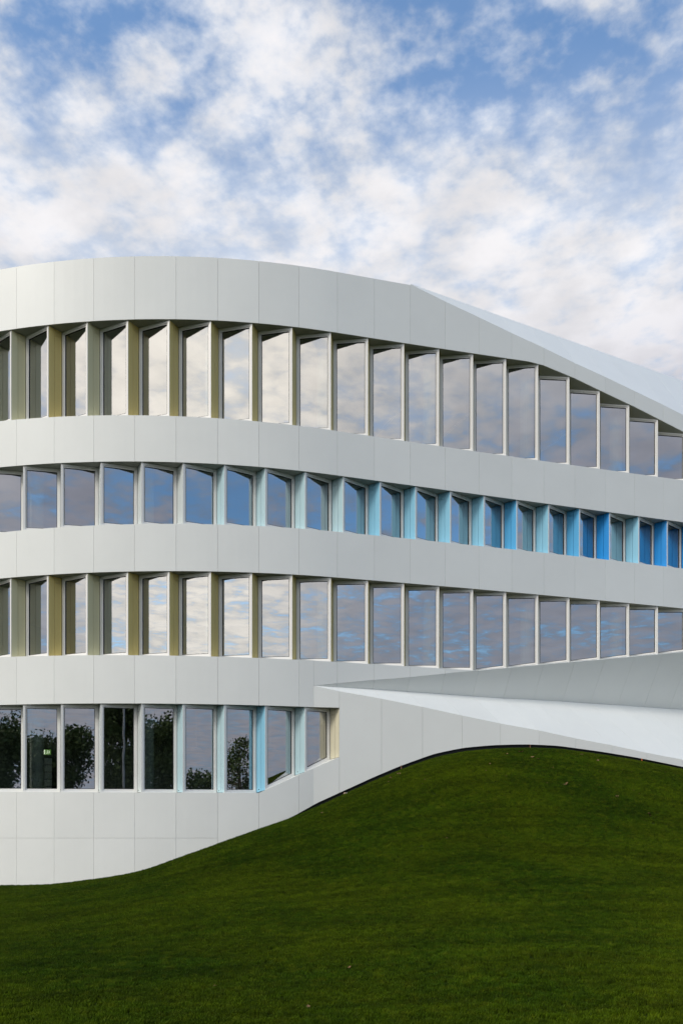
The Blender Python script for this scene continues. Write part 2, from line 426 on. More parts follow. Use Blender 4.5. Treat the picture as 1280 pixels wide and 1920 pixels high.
# lower wall
def z_wall(i): return z_foot(i) + gap(i) - (0.35 if i < 6.2 else 0.35 * max(0.0, 1 - (i - 6.2) / 0.5))
def z_joint(i): return EYE + (HY - 1572) * P(min(i, 5))[1] / FPX
def z_wtop(i): return z_b1(i) if i < 8 else z_lo(i)
b_low = backing('lower_wall', L, I0, 8.0, lambda i: z_wall(i), z_b1, step=0.1)
for i in range(I0, 5):
    panel_strip('cladding_panel', b_low, L, i, i + 1, z_joint, z_b1)
    panel_strip('cladding_panel', b_low, L, i, i + 1, z_wall, z_joint)
for i in range(5, 8): panel_strip('cladding_panel', b_low, L, i, i + 1, z_wall, z_b1, n=8)
b_low2 = backing('lower_wall', L, 8.0, I1, z_wall, z_lo, step=0.1)
panel_strip('cladding_panel', b_low2, L, IA, 8, z_s1, z_lo, g=GAP * 0.5)
for i in range(8, I1): panel_strip('cladding_panel', b_low2, L, i, i + 1, z_wall, z_lo, n=8)
# black recessed plinth under the wall over the mound
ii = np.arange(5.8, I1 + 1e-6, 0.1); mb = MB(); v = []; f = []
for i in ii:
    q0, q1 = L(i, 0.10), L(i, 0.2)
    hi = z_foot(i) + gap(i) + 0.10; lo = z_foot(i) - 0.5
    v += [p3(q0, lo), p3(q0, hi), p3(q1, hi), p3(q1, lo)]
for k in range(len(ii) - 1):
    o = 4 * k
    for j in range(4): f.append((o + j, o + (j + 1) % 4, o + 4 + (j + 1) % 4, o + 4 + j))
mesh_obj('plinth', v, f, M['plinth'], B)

# folded scoop: an undercut face above, a sloping ledge below, meeting in a crease
def patch(name, parent, a0, a1, b1, b0, th=0.03, g=GAP, n=3, material=None):
    """panel on the bilinear patch a0-a1 (one edge), b0-b1 (the other)"""
    a0, a1, b1, b0 = [np.asarray(q, float) for q in (a0, a1, b1, b0)]
    def at(s, t): return (a0 * (1 - s) + a1 * s) * (1 - t) + (b0 * (1 - s) + b1 * s) * t
    wl = max(np.linalg.norm(a1 - a0), np.linalg.norm(b1 - b0)); hl = max(np.linalg.norm(b0 - a0), np.linalg.norm(b1 - a1), 0.02)
    gs = min(0.2, g / wl); gt = min(0.1, g / hl)
    nn = np.cross(a1 - a0 + b1 - b0, b0 - a0 + b1 - a1); nn /= np.linalg.norm(nn)
    if nn[1] > 0: nn = -nn           # out of the building, towards the lawn
    v = []; f = []
    for s in np.linspace(gs, 1 - gs, n + 1):
        lo, hi = at(s, 1 - gt), at(s, gt)
        v += [lo, hi, hi - nn * th, lo - nn * th]
    for k in range(n):
        o = 4 * k
        for j in range(4): f.append((o + j, o + (j + 1) % 4, o + 4 + (j + 1) % 4, o + 4 + j))
    f.append((0, 3, 2, 1)); o = 4 * n; f.append((o, o + 1, o + 2, o + 3))
    return mesh_obj(name, v, f, material or M['panel'], parent)
def sheet(name, A, Bc, off):
    v = []; f = []
    for a, b in zip(A, Bc): v += [a + off, b + off]
    for k in range(len(A) - 1): f.append((2 * k, 2 * k + 1, 2 * k + 3, 2 * k + 2))
    return mesh_obj(name, v, f, M['backing'], B)
js = [IA + 0.02] + list(range(8, I1 + 1))
up = [p3(P(i), z_up(i)) for i in js]; cr = [crease(i) for i in js]
lo = [p3(L(i), z_lo(i)) for i in js]
und = sheet('undercut_face', up, cr, np.array([-0.02, 0.06, 0.03]))
led = sheet('sloping_ledge', cr, lo, np.array([0, 0.03, -0.06]))
for k in range(len(js) - 1):
    patch('cladding_panel', und, up[k], up[k + 1], cr[k + 1], cr[k])
    patch('cladding_panel', led, cr[k], cr[k + 1], lo[k + 1], lo[k])

# chamfered roof face right of the fold
def roof_edge(i):
    t = 0.232 * max(0.0, i - IF); q = P(i, t)
    return p3(q, ZR + 0.0 * i)
ZR = z_top(IF) + 0.04
rjs = [IF + 0.02] + [j for j in range(int(IF) + 1, I1 + 1) if j > IF + 0.2]
ed = [p3(P(i), z_top(i)) for i in rjs]; bk = [roof_edge(i) for i in rjs]
rf = sheet('roof_face', bk, ed, np.array([-0.01, 0.06, -0.06]))
for k in range(len(rjs) - 1): patch('cladding_panel', rf, bk[k], bk[k + 1], ed[k + 1], ed[k])

# ------------------------------------------------------------------ windows, fins, soffits
SH = 0.16; DR = 0.47; D0 = 0.03     # apex offset from joint, recess depth, apex depth
def ring(quad, inner, off):
    """frame: ring between two quads, given thickness off"""
    off = np.asarray(off, float)
    v = [np.asarray(q, float) for q in quad + inner]; v = v + [q + off for q in v]
    f = []
    for k in range(4):
        a, b = k, (k + 1) % 4
        f += [(a, b, 4 + b, 4 + a), (8 + b, 8 + a, 12 + a, 12 + b), (b, a, 8 + a, 8 + b), (4 + a, 4 + b, 12 + b, 12 + a)]
    return v, f
def inset(quad, w):
    """shrink a vertical quad bl, br, tr, tl by w on every side"""
    bl, br, tr, tl = [np.asarray(q, float) for q in quad]
    h = (br - bl); h[2] = 0; ln = np.linalg.norm(h); h /= ln
    sb = (br[2] - bl[2]) / ln; st = (tr[2] - tl[2]) / ln
    up_ = np.array([0, 0, 1.0])
    wb = w * math.sqrt(1 + sb * sb); wt = w * math.sqrt(1 + st * st)
    return [bl + h * w + up_ * (wb + sb * w), br - h * w + up_ * (wb - sb * w), tr - h * w + up_ * (-wt - st * w), tl + h * w + up_ * (-wt + st * w)]
def window(bl, br, tr, tl):
    h = np.asarray(br, float) - np.asarray(bl, float); h[2] = 0; h /= np.linalg.norm(h)
    n = np.array([-h[1], h[0], 0])                 # into the building
    bl = np.array(bl, float) - (0, 0, 0.010); br = np.array(br, float) - (0, 0, 0.010)      # the frame sits down on its sill
    q = inset([bl, br, tr, tl], 0.005)
    v, f = ring(q, inset(q, 0.062), n * 0.11)
    fr = mesh_obj('window', v, f, M['frame'], B)
    q2 = [a + n * 0.022 for a in inset(q, 0.064)]
    v, f = ring(q2, inset(q2, 0.034), n * 0.07); mesh_obj('sash', v, f, M['frame'], fr)
    q3 = [a + n * 0.034 for a in inset(q, 0.1)]
    v, f = ring(q3, inset(q3, 0.014), n * 0.03); mesh_obj('gasket', v, f, M['gasket'], fr)
    q4 = [a + n * 0.052 for a in inset(q, 0.108)]
    v, f = prism(q4, n * 0.02)
    mesh_obj('glass_pane', v[:4], [(0, 1, 2, 3)], M['glass'], fr)
    return fr
def fin(a, r, za, zr_, ba, br_, col, left_to_right, hatch):
    """fin between apex a and recess r (plan); bottom/top heights at each; front strip, back strip and a cap over the back strip"""
    m = fin_mat(col)
    pa, pr = np.asarray(a, float), np.asarray(r, float)
    if left_to_right: p0, p1, z0, z1, c0, c1 = pa, pr, za, zr_, ba, br_
    else: p0, p1, z0, z1, c0, c1 = pr, pa, zr_, za, br_, ba
    h = p1 - p0; h = h / np.linalg.norm(h); n = np.array([-h[1], h[0], 0.0])
    def at(s, top): 
        q = p0 + (p1 - p0) * s; z = (z0 + (z1 - z0) * s) if top else (c0 + (c1 - c0) * s); return p3(q, z)
    def strip(s0, s1, lo_off, hi_off, dn, th, from_top=None):
        bl, br2, tr, tl = at(s0, 0), at(s1, 0), at(s1, 1), at(s0, 1)
        bl[2] += lo_off; br2[2] += lo_off; tr[2] -= hi_off; tl[2] -= hi_off
        if from_top is not None:
            bl[2] = tl[2] - from_top; br2[2] = tr[2] - from_top
        return prism([bl + n * dn, br2 + n * dn, tr + n * dn, tl + n * dn], n * th)
    core = mesh_obj('fin', *strip(0.01, 0.99, 0.004, 0.004, 0.022, 0.03), fin_mat((col[0] * 0.5, col[1] * 0.5, col[2] * 0.5)), B)
    sp = 0.46 if left_to_right else 0.54
    fr0, fr1, bk0, bk1 = (0.03, sp - 0.012, sp + 0.012, 0.97) if left_to_right else (sp + 0.012, 0.97, 0.03, sp - 0.012)
    mesh_obj('fin_panel', *strip(fr0, fr1, 0.006, 0.006, 0.002, 0.02), m, core)
    mesh_obj('fin_panel', *strip(bk0, bk1, 0.006, 0.20, 0.002, 0.02), m, core)
    mesh_obj('fin_panel', *strip(bk0, bk1, 0.0, 0.006, 0.002, 0.02, from_top=0.186), m, core)
    if hatch:
        q = (p0 + (p1 - p0) * ((bk0 + bk1) / 2))
        zc = (c0 + c1) / 2 + 0.06
        v, f = tube([p3(q, zc) - n * 0.012, p3(q, zc) + n * 0.01], [0.014, 0.014], 8)
        mesh_obj('drain_spout', v, f, M['gasket'], core)
    return core

OCH, OLV, CRM = (0.86, 0.67, 0.24), (0.87, 0.80, 0.48), (0.68, 0.64, 0.48)
BLU = {'w': (0.62, 0.68, 0.68), 'p': (0.47, 0.66, 0.72), 'l': (0.26, 0.57, 0.76), 'm': (0.09, 0.41, 0.74), 'd': (0.008, 0.27, 0.72)}
seq4 = {-4: OLV, -3: OCH, -2: OLV, -1: OLV, 0: OLV, 1: OCH, 2: OLV, 3: OCH, 4: OCH, 5: OCH, 6: OCH, 7: OCH}
seq3 = 'wwwwwww' + 'wwwppp' + 'pllllml' + 'mdlddmldd'
seq1 = 'wwwwwww' + 'wwpplplwwwww'
def zigzag(row):
    up_slanted = row in (4, 2)                     # pane faces left (apex on its right edge)
    zs = {4: z_s4, 3: z_s3, 2: z_s2, 1: z_s1}[row]; zb = {4: z_b4, 3: z_b3, 2: z_b2, 1: z_b1}[row]
    i1 = I1 if row > 1 else 8
    sof, sil = MB(), MB()
    for i in range(I0, i1):
        if up_slanted:
            A0, A1 = (i - SH, D0), (i + 1 - SH, D0); Rr = (i + 0.02, DR)
        else:
            A0, A1 = (i + SH, D0), (i + 1 + SH, D0); Rr = (i + 1 - 0.02, DR)
        if row == 1 and i == 7: Rr = (i + 0.90, 0.34); A1 = (8.0, D0)
        a0, a1, r = P(*A0), P(*A1), P(*Rr)
        if row == 1 and i == 7: a1 = L(8.0, D0)
        ta0, ta1, tr_ = zs(A0[0]), zs(A1[0]), zs(Rr[0])
        if row == 4 and Rr[0] > IS - 0.8: tr_ = ta1 + 0.42 * (tr_ - ta1)
        ca0, ca1, cr_ = zb(A0[0]), zb(min(A1[0], 8.0) if row == 1 else A1[0]), zb(Rr[0])
        # soffit above and sill below the recess
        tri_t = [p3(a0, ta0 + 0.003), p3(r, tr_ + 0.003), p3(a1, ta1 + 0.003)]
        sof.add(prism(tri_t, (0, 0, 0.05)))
        cs = min(ca1, cr_) if (row == 1 and i == 5) else ca1
        tri_b = [p3(a0, ca0 - 0.006), p3(r, cr_ - 0.006), p3(a1, cs - 0.006)]
        sil.add(prism(tri_b, (0, 0, -0.03)))
        if up_slanted:
            window(p3(r, cr_), p3(a1, ca1), p3(a1, ta1), p3(r, tr_))
            col = seq4.get(i, OCH)
            fin(a0, r, ta0, tr_, ca0, cr_, col, True, False)
        else:
            window(p3(a0, ca0), p3(r, cr_), p3(r, tr_), p3(a0, ta0))
            # fin from this recess to the next apex
            if row == 3: col = BLU[seq3[min(i + 1 - I0, len(seq3) - 1)]]
            else: col = BLU[seq1[min(i + 1 - I0, len(seq1) - 1)]] if i < 7 else CRM
            fin(a1, r, ta1, tr_, ca1, cr_, col, False, row == 1 and i < 7)
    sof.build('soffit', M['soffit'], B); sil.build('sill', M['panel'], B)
for row in (4, 3, 2, 1): zigzag(row)

# ------------------------------------------------------------------ inside: slabs, columns, back wall
def slab(name, m, zf, th, i0, i1, d0=0.52, d1=9.0):
    ii = np.arange(i0, i1 + 1e-6, 0.5); v = []; f = []
    for i in ii:
        q0, q1 = P(i, d0), P(i, d1); z = zf(i)
        v += [p3(q0, z), p3(q1, z), p3(q1, z + th), p3(q0, z + th)]
    for k in range(len(ii) - 1):
        o = 4 * k
        for j in range(4): f.append((o + j, o + (j + 1) % 4, o + 4 + (j + 1) % 4, o + 4 + j))
    f.append((0, 3, 2, 1)); o = 4 * (len(ii) - 1); f.append((o, o + 1, o + 2, o + 3))
    return mesh_obj(name, v, f, m, B)
slab('roof_deck', M['inner_ceiling'], lambda i: z_s4(i) + 0.06, 0.25, I0, I1, 0.2)
for zs_, zb_ in ((z_s3, z_b4), (z_s2, z_b3), (z_s1, lambda i: _b2(i))):
    slab('ceiling', M['inner_ceiling'], lambda i: zs_(i) + 0.07, 0.06, I0, I1 if zs_ is not z_s1 else 7.2)
    slab('floor_slab', M['inner_floor'], lambda i: zb_(i) - 0.35, 0.25, I0, I1 if zs_ is not z_s1 else 10, 0.2)
slab('floor_slab', M['inner_floor'], lambda i: z_b1flat(i) - 0.45, 0.35, I0, 10)
def wall_mesh(name, pts, z0, z1):
    v = []; f = []
    for q in pts: v += [p3(q, z0), p3(q, z1)]
    for k in range(len(pts) - 1): f.append((2 * k, 2 * k + 1, 2 * k + 3, 2 * k + 2))
    return mesh_obj(name, v, f, M['inner_wall'], B)
wall_mesh('back_wall', [P(i, 9.0) for i in np.arange(I0, I1 + 0.1, 0.5)], -0.5, 16.2)
wall_mesh('end_wall', [P(I0, 0.16), P(I0, 9.0)], -0.5, 16.5)
wall_mesh('end_wall', [P(I1, 0.16), P(I1, 9.0)], -0.5, 14.0)
wall_mesh('partition', [P(9.2, 0.5), P(9.2, 9.0)], 1.0, 5.6)
for zf, zc, c0 in ((z_b4, z_s4, -4.15), (z_b3, z_s3, -2.85), (_b2, z_s2, -4.15), (z_b1flat, z_s1, -2.85)):
    i = c0
    while i < (I1 - 1 if zf is not z_b1flat else 8):
        q = P(i, 0.82)
        zl = z_b2(i) + 0.06 if (zf is _b2 and i > 6) else zf(i) - 0.3
        v, f = tube([p3(q, zl), p3(q, zc(i) + 0.3)], [0.22, 0.22], 16)
        mesh_obj('column', v, f, M['column'], B, smooth=False)
        i += 3

# ------------------------------------------------------------------ things inside the rooms
def at_px(x, y, Y):
    return np.array([(x - CX) / FPX * Y, Y, EYE + (HY - y) * Y / FPX])
def pendant(x, y, Y, label):
    p = at_px(x, y, Y); zc = z_s1(4) + 0.07
    root = empty('pendant_lamp', loc=tuple(p)); tag(root, label, 'lamp', 'pendant lamps in the lowest window row')
    v, f = tube([(0, 0, 0.05), (0, 0, zc - p[2])], [0.009, 0.009], 6); mesh_obj('rod', v, f, M['lamp_white'], root)
    v, f = tube([(0, 0, -0.012), (0, 0, 0.0), (0, 0, 0.03), (0, 0, 0.06)], [0.27, 0.28, 0.13, 0.03], 20); mesh_obj('shade', v, f, M['lamp_white'], root)
pendant(228, 1404, 28.4, 'pendant lamp behind the pane that reflects the tall trees and mast')
pendant(368, 1405, 28.6, 'pendant lamp behind the pane with a low bush in its reflection')
pendant(507, 1407, 28.9, 'pendant lamp behind the pane left of the cream end fin')

def emit(name, col, s):
    m = bpy.data.materials.new(name); m.use_nodes = True; b = m.node_tree.nodes['Principled BSDF']
    b.inputs['Base Color'].default_value = (*[c * 0.5 for c in col], 1)
    b.inputs['Emission Color'].default_value = (*col, 1); b.inputs['Emission Strength'].default_value = s
    return m
M['exit_green'] = emit('exit_green', (0.22, 0.45, 0.10), 0.45); M['exit_white'] = emit('exit_white', (0.95, 1.0, 0.75), 1.1)
p = at_px(88, 1410.5, 28.2)
ex = empty('exit_sign', loc=tuple(p)); tag(ex, 'small lit green emergency exit sign above the pale cabinet behind glass', 'sign')
mesh_obj('housing', *box((0, 0.03, 0), (0.115, 0.028, 0.085)), M['exit_green'], ex)
mesh_obj('white_field', *box((-0.082, -0.001, 0), (0.026, 0.003, 0.072)), M['exit_white'], ex)
mb = MB()      # running figure and arrow bar
mb.add(tube([(0.015, 0, 0.05), (0.015, 0.004, 0.05)], [0.014, 0.014], 8))
mb.add(box((0.01, 0, 0.005), (0.011, 0.003, 0.028))); mb.add(box((-0.006, 0, -0.042), (0.009, 0.003, 0.022))); mb.add(box((0.028, 0, -0.038), (0.009, 0.003, 0.020)))
mb.add(box((0.072, 0, 0.0), (0.012, 0.003, 0.05)))
mb.build('pictogram', M['exit_white'], ex)
cab = empty('shelf_cabinet', loc=tuple(at_px(90, 1487, 28.2))); tag(cab, 'pale tall cabinet with dark shelf gaps under the exit sign', 'cabinet')
mesh_obj('carcass', *box((0, 0.25, 0.57), (0.13, 0.22, 0.60)), M['gasket'], cab)
for k in range(5): mesh_obj('drawer_front', *box((0, 0.01, 0.10 + k * 0.235), (0.125, 0.012, 0.107)), M['column'], cab)

def tube_light(i, zoff, label):
    q0, q1 = P(i, 1.3), P(i, 5.5); z = z_s4(i) - zoff
    root = empty('strip_light', loc=(q0[0], q0[1], z)); tag(root, label, 'lamp')
    e = q1 - q0
    v, f = tube([(0, 0, 0), (e[0], e[1], 0)], [0.035, 0.035], 8); mesh_obj('housing', v, f, M['lamp_white'], root)
    for s in (0.15, 0.85):
        v, f = tube([(e[0] * s, e[1] * s, 0.03), (e[0] * s, e[1] * s, zoff + 0.05)], [0.006, 0.006], 5); mesh_obj('hanger', v, f, M['lamp_white'], root)
tube_light(10.4, 1.25, 'unlit strip light inside the top row, leftmost of the three')
tube_light(12.4, 1.25, 'unlit strip light inside the top row, middle one of the three')
tube_light(15.6, 1.0, 'unlit strip light inside the top row, rightmost of the three')

# ------------------------------------------------------------------ trees and mast across the lawn (seen mirrored in the glass)
def leaf_mat(name, a, b):
    m, t, bs = mat(name)
    pos = N(t, 'ShaderNodeNewGeometry').outputs['Position']
    c = mixc(t, maprange(t, noise(t, pos, 1.4, 3, 0.6).outputs[0], 0.3, 0.7, 0, 1), a, b)
    t.links.new(c, bs.inputs['Base Color']); bs.inputs['Roughness'].default_value = 0.7
    bs.inputs['Specular IOR Level'].default_value = 0.2
    return m
M['leaf_dark'] = leaf_mat('leaf_dark', (0.045, 0.070, 0.020), (0.085, 0.115, 0.03))
M['leaf_light'] = leaf_mat('leaf_light', (0.05, 0.085, 0.018), (0.10, 0.14, 0.03))
def tree(x, y, h, rad, seed, label, lm='leaf_dark', leaf=0.33, nleaf=26000, name='broadleaf_tree', lo=0.16, group='trees mirrored in the lowest window row'):
    r = np.random.default_rng(seed); z0 = float(ground_z(x, y))
    root = empty(name, loc=(x, y, z0 - 0.05)); tag(root, label, 'tree', group)
    mb = MB(); th = h * 0.45
    mb.add(tube([(0, 0, 0), (0.05, 0.03, th * 0.5), (0.0, 0.08, th), (0.05, 0, h * 0.85)], [h * 0.035, h * 0.026, h * 0.02, h * 0.006], 9))
    tips = []
    for k in range(11):
        a = k * 2.4 + r.uniform(-.4, .4); s = r.uniform(max(0.3, lo), 0.75); l = rad * r.uniform(0.55, 0.95)
        b0 = np.array([0, 0.05, h * s]); e = b0 + (math.cos(a) * l, math.sin(a) * l, h * r.uniform(0.08, 0.24)); m = (b0 + e) / 2 + (0, 0, -0.03 * h)
        mb.add(tube([b0, m, e], [h * 0.012, h * 0.008, h * 0.003], 6)); tips += [e, (m + e) / 2]
    mb.build('trunk', M['trunk'], root)
    clumps = []
    for e in tips: clumps.append((e, rad * r.uniform(0.26, 0.46)))
    for k in range(60):
        a = r.uniform(0, 6.28); rr = rad * math.sqrt(r.uniform(0, 0.7)); zz = h * r.uniform(lo, 0.97)
        w = math.sin(math.pi * min(0.98, max(0.08, (zz / h - 0.22) / 0.80))) ** 0.6
        clumps.append((np.array([math.cos(a) * rr * w, math.sin(a) * rr * w, zz - rad * 0.12]), rad * r.uniform(0.2, 0.42)))
    ci = r.integers(len(clumps), size=nleaf); cc = np.array([c for c, _ in clumps])[ci]; cr_ = np.array([q for _, q in clumps])[ci][:, None]
    unit = lambda w: w / np.linalg.norm(w, axis=1, keepdims=True)
    pnt = cc + unit(r.normal(size=(nleaf, 3))) * cr_ * r.uniform(0.3, 1.15, (nleaf, 1)) * np.array([1, 1, 0.8])
    nn = unit(r.normal(size=(nleaf, 3))); a = unit(np.cross(nn, r.normal(size=(nleaf, 3)))); b = np.cross(nn, a); sz = leaf * r.uniform(0.6, 1.3, (nleaf, 1))
    v = np.stack([pnt - a * sz * 0.5, pnt + b * sz * 0.32, pnt + a * sz * 0.5, pnt - b * sz * 0.32], 1).reshape(-1, 3)
    f = [(4 * q, 4 * q + 1, 4 * q + 2, 4 * q + 3) for q in range(nleaf)]
    mesh_obj('crown', v, f, M[lm], root)
    return root
def beyond(q, az, r): return q[0] + math.sin(R(az)) * r, q[1] + math.cos(R(az)) * r
x, y = beyond((-11.2, 26.6), -178, 52); tree(x - 1.0, y, 8.0, 4.0, 1, 'rounded dark tree mirrored in the leftmost lowest pane')
x, y = beyond((-9.2, 26.3), 172, 56); tree(x, y, 6.9, 4.6, 2, 'flat-topped dark tree mirrored in the pane with the exit sign')
x, y = beyond((-8.0, 26.2), 162, 54); tree(x - 2.6, y, 7.6, 4.4, 3, 'sloping dark tree mirrored in the third pane of the lowest row')
x, y = beyond((-6.8, 26.1), 151, 52); tree(x + 0.2, y, 12.5, 4.8, 4, 'tallest dark tree mirrored behind the mast in the lowest row', nleaf=36000)
x2, y2 = beyond((-6.8, 26.1), 151, 44); MX, MY = x2 + 0.1, y2
x, y = beyond((-5.6, 26.1), 141, 54); tree(x + 0.4, y, 8.2, 4.6, 5, 'broad dark tree mirrored in the fifth pane of the lowest row')
x, y = beyond((-4.3, 26.2), 130, 55); tree(x, y, 3.6, 2.6, 6, 'low bush mirrored in the sixth pane of the lowest row', nleaf=2500, name='bush')
x, y = beyond((-3.0, 26.4), 119.5, 27); tree(x - 0.2, y - 0.3, 6.3, 1.9, 8, 'open leafy tree mirrored in the seventh pane of the lowest row', leaf=0.19, nleaf=3600)
x, y = beyond((-3.0, 26.4), 119.5, 25.5); tree(x, y, 2.2, 1.3, 9, 'light green shrub under the open tree in the seventh pane', lm='leaf_light', leaf=0.14, nleaf=1500, name='shrub')
z0 = float(ground_z(MX, MY))
ms = empty('lamp_mast', loc=(MX, MY, z0)); tag(ms, 'slim grey lamp mast mirrored in the fourth lowest pane', 'lamp post')
v, f = tube([(0, 0, -0.1), (0.03, 0, 5), (0.10, 0, 11)], [0.10, 0.085, 0.06], 10); mesh_obj('pole', v, f, M['post'], ms)
v, f = tube([(0.10, 0, 10.9), (0.5, -0.3, 11.15), (1.0, -0.6, 11.15)], [0.035, 0.035, 0.03], 8); mesh_obj('arm', v, f, M['post'], ms)
mesh_obj('lamp_head', *box((1.2, -0.7, 11.13), (0.28, 0.12, 0.06)), M['post'], ms)

# ------------------------------------------------------------------ pegs, stones and leaves on the mound
def on_ground(x, y):
    Y = np.arange(6, 40, 0.02); X = (x - CX) / FPX * Y; G = ground_z(X, Y)
    hit = np.nonzero(EYE + (HY - y) / FPX * Y <= G)[0]
    return None if len(hit) == 0 else np.array([X[hit[0]], Y[hit[0]], G[hit[0]]])
def by_wall(x, out):
    q = L(lix(x), -out); return np.array([q[0], q[1], float(ground_z(q[0], q[1]))])
def peg(x, h, m, label, r=0.017):
    p = by_wall(x, 0.06); root = empty('ground_peg', loc=tuple(p)); tag(root, label, 'peg')
    v, f = tube([(0, 0, -0.15), (0.004, 0, h * 0.9), (0.004, 0, h)], [r, r, r * 0.6], 8); mesh_obj('shaft', v, f, m, root)
    v, f = tube([(0.004, 0, h), (0.004, 0, h + 0.012)], [r * 1.25, r * 1.1], 8); mesh_obj('head', v, f, m, root)
peg(751, 0.17, M['peg_brown'], 'brown peg on the left slope of the mound beside the black gap')
peg(992, 0.15, M['peg_brown'], 'brown peg at the crest of the mound in the black gap')
peg(1201, 0.15, M['peg_orange'], 'orange peg on the right slope of the mound in the black gap', 0.02)
def lump(name, x, s, m, label, cat='stone', seed=0):
    p = by_wall(x, 0.03); r = np.random.default_rng(seed); v, f = [], []
    nu, nv = 7, 5
    for a in range(nv + 1):
        for b in range(nu):
            t, q = math.pi * a / nv, 2 * math.pi * b / nu; k = r.uniform(0.75, 1.1)
            v.append((s[0] * k * math.sin(t) * math.cos(q), s[1] * k * math.sin(t) * math.sin(q), s[2] * math.cos(t) * k + s[2] * 0.6))
    for a in range(nv):
        for b in range(nu): f.append((a * nu + b, (a + 1) * nu + b, (a + 1) * nu + (b + 1) % nu, a * nu + (b + 1) % nu))
    o = mesh_obj(name, v, f, m); o.location = tuple(p); tag(o, label, cat); return o
lump('stone', 646, (0.06, 0.05, 0.07), M['stone'], 'brown stone wedged in the black gap on the left slope', seed=1)
lump('stone', 650, (0.04, 0.04, 0.05), M['pale'], 'small pale stone right beside the brown one in the gap', seed=2)
lump('stone', 1045, (0.05, 0.04, 0.035), M['pale'], 'pale chip in the black gap right of the crest', seed=3)
lump('stone', 1162, (0.05, 0.04, 0.03), M['pale'], 'pale chip in the black gap left of the orange peg', seed=4)

def leaf_mesh(k):
    r = np.random.default_rng(50 + k); v, f = [], []
    n = 9
    for j in range(n):
        a = j / (n - 1); w = 0.5 * math.sin(math.pi * a) ** 0.7 * r.uniform(0.7, 1.15) + 0.02
        lift = 0.35 * (a - 0.4) ** 2 + 0.05
        v += [((a - 0.5), -w, lift + w * r.uniform(0.2, 0.7)), ((a - 0.5), 0, lift), ((a - 0.5), w, lift + w * r.uniform(0.2, 0.7))]
    for j in range(n - 1):
        for c in (0, 1): f.append((3 * j + c, 3 * j + 3 + c, 3 * j + 4 + c, 3 * j + 1 + c))
    me = bpy.data.meshes.new('fallen_leaf'); me.from_pydata(v, [], f); me.materials.append(M['dry_leaf']); return me
LM = [leaf_mesh(k) for k in range(4)]
A3 = [(485, 215, 1.6), (320, 235, .8), (660, 248, .8), (630, 277, 1.4), (690, 295, 1.1), (750, 240, .7), (1215, 245, 1.2), (870, 403, .8), (115, 355, .7), (68, 437, .7), (312, 503, .8), (1025, 603, 1.7), (910, 245, .5), (1128, 286, .6), (1200, 612, .6), (800, 585, .5)]
A4 = [(258, 317, 1.2), (470, 437, .7), (560, 430, .9), (660, 450, .6), (1018, 443, .6), (1065, 455, .7), (683, 680, .9), (750, 720, .7), (488, 750, 1.2), (48, 612, .6), (275, 610, .7), (418, 367, .6)]
A2 = [(25, 690, 1.1), (845, 272, 1.3), (945, 220, 1.6), (1255, 290, .8), (1225, 340, .7), (820, 312, .6)]
spots = [(900 + a / 6.4, 1380 + b / 6.4, s) for a, b, s in A3] + [(1080 + a / 6.4, 1380 + b / 6.4, s) for a, b, s in A4] + [(600 + a / 6.4, 1420 + b / 6.4, s) for a, b, s in A2]
spots += [(838, 1576, .8), (1155, 1498, .9), (1215, 1530, 1.5), (1218, 1534, 1.0), (655, 1612, 0.8)]
flat = [(655, 1820, .6), (403, 1855, .6), (578, 1895, .6)]
LEAF_LABELS = {0: 'large dry leaf just left of the brown peg at the mound crest', 3: 'dry leaf below the crest peg, left of a close pair', 4: 'dry leaf below the crest peg, right of a close pair',
    6: 'dry leaf just under the black gap right of the crest', 11: 'long dry leaf below the crest on the right face of the mound', 16: 'dry leaf left of the orange peg near the gap',
    24: 'dry leaf lowest on the right face below the orange peg', 28: 'dry leaf furthest left on the mound slope', 29: 'dry leaf beside the brown peg on the left slope',
    30: 'longest dry leaf up against the gap by the left brown peg', len(spots) - 3: 'large dry leaf of the pair far down the right edge', len(spots) + 0: 'dry leaf on the flat lawn, rightmost of the foreground three',
    len(spots) + 1: 'dry leaf on the flat lawn, leftmost of the foreground three', len(spots) + 2: 'dry leaf on the flat lawn nearest the bottom of the picture'}
for k, (x, y, s) in enumerate(spots + flat):
    p = on_ground(x, y)
    if p is None: continue
    o = bpy.data.objects.new('fallen_leaf', LM[k % 4]); COL.objects.link(o)
    o.location = (p[0], p[1], p[2] + 0.035); o.scale = (0.085 * s, 0.085 * s, 0.085 * s)
    o.rotation_euler = (random.uniform(-.4, .7), random.uniform(-.4, .4), random.uniform(0, 6.28))
    if k in LEAF_LABELS: tag(o, LEAF_LABELS[k], 'leaf', 'dry leaves on the mound')
    elif k < len(spots): tag(o, 'small dry brown leaf lying on the slope of the grass mound', 'leaf', 'dry leaves on the mound')
    else: tag(o, 'dry brown leaf on the flat dark lawn in the foreground', 'leaf', 'dry leaves on the flat lawn')

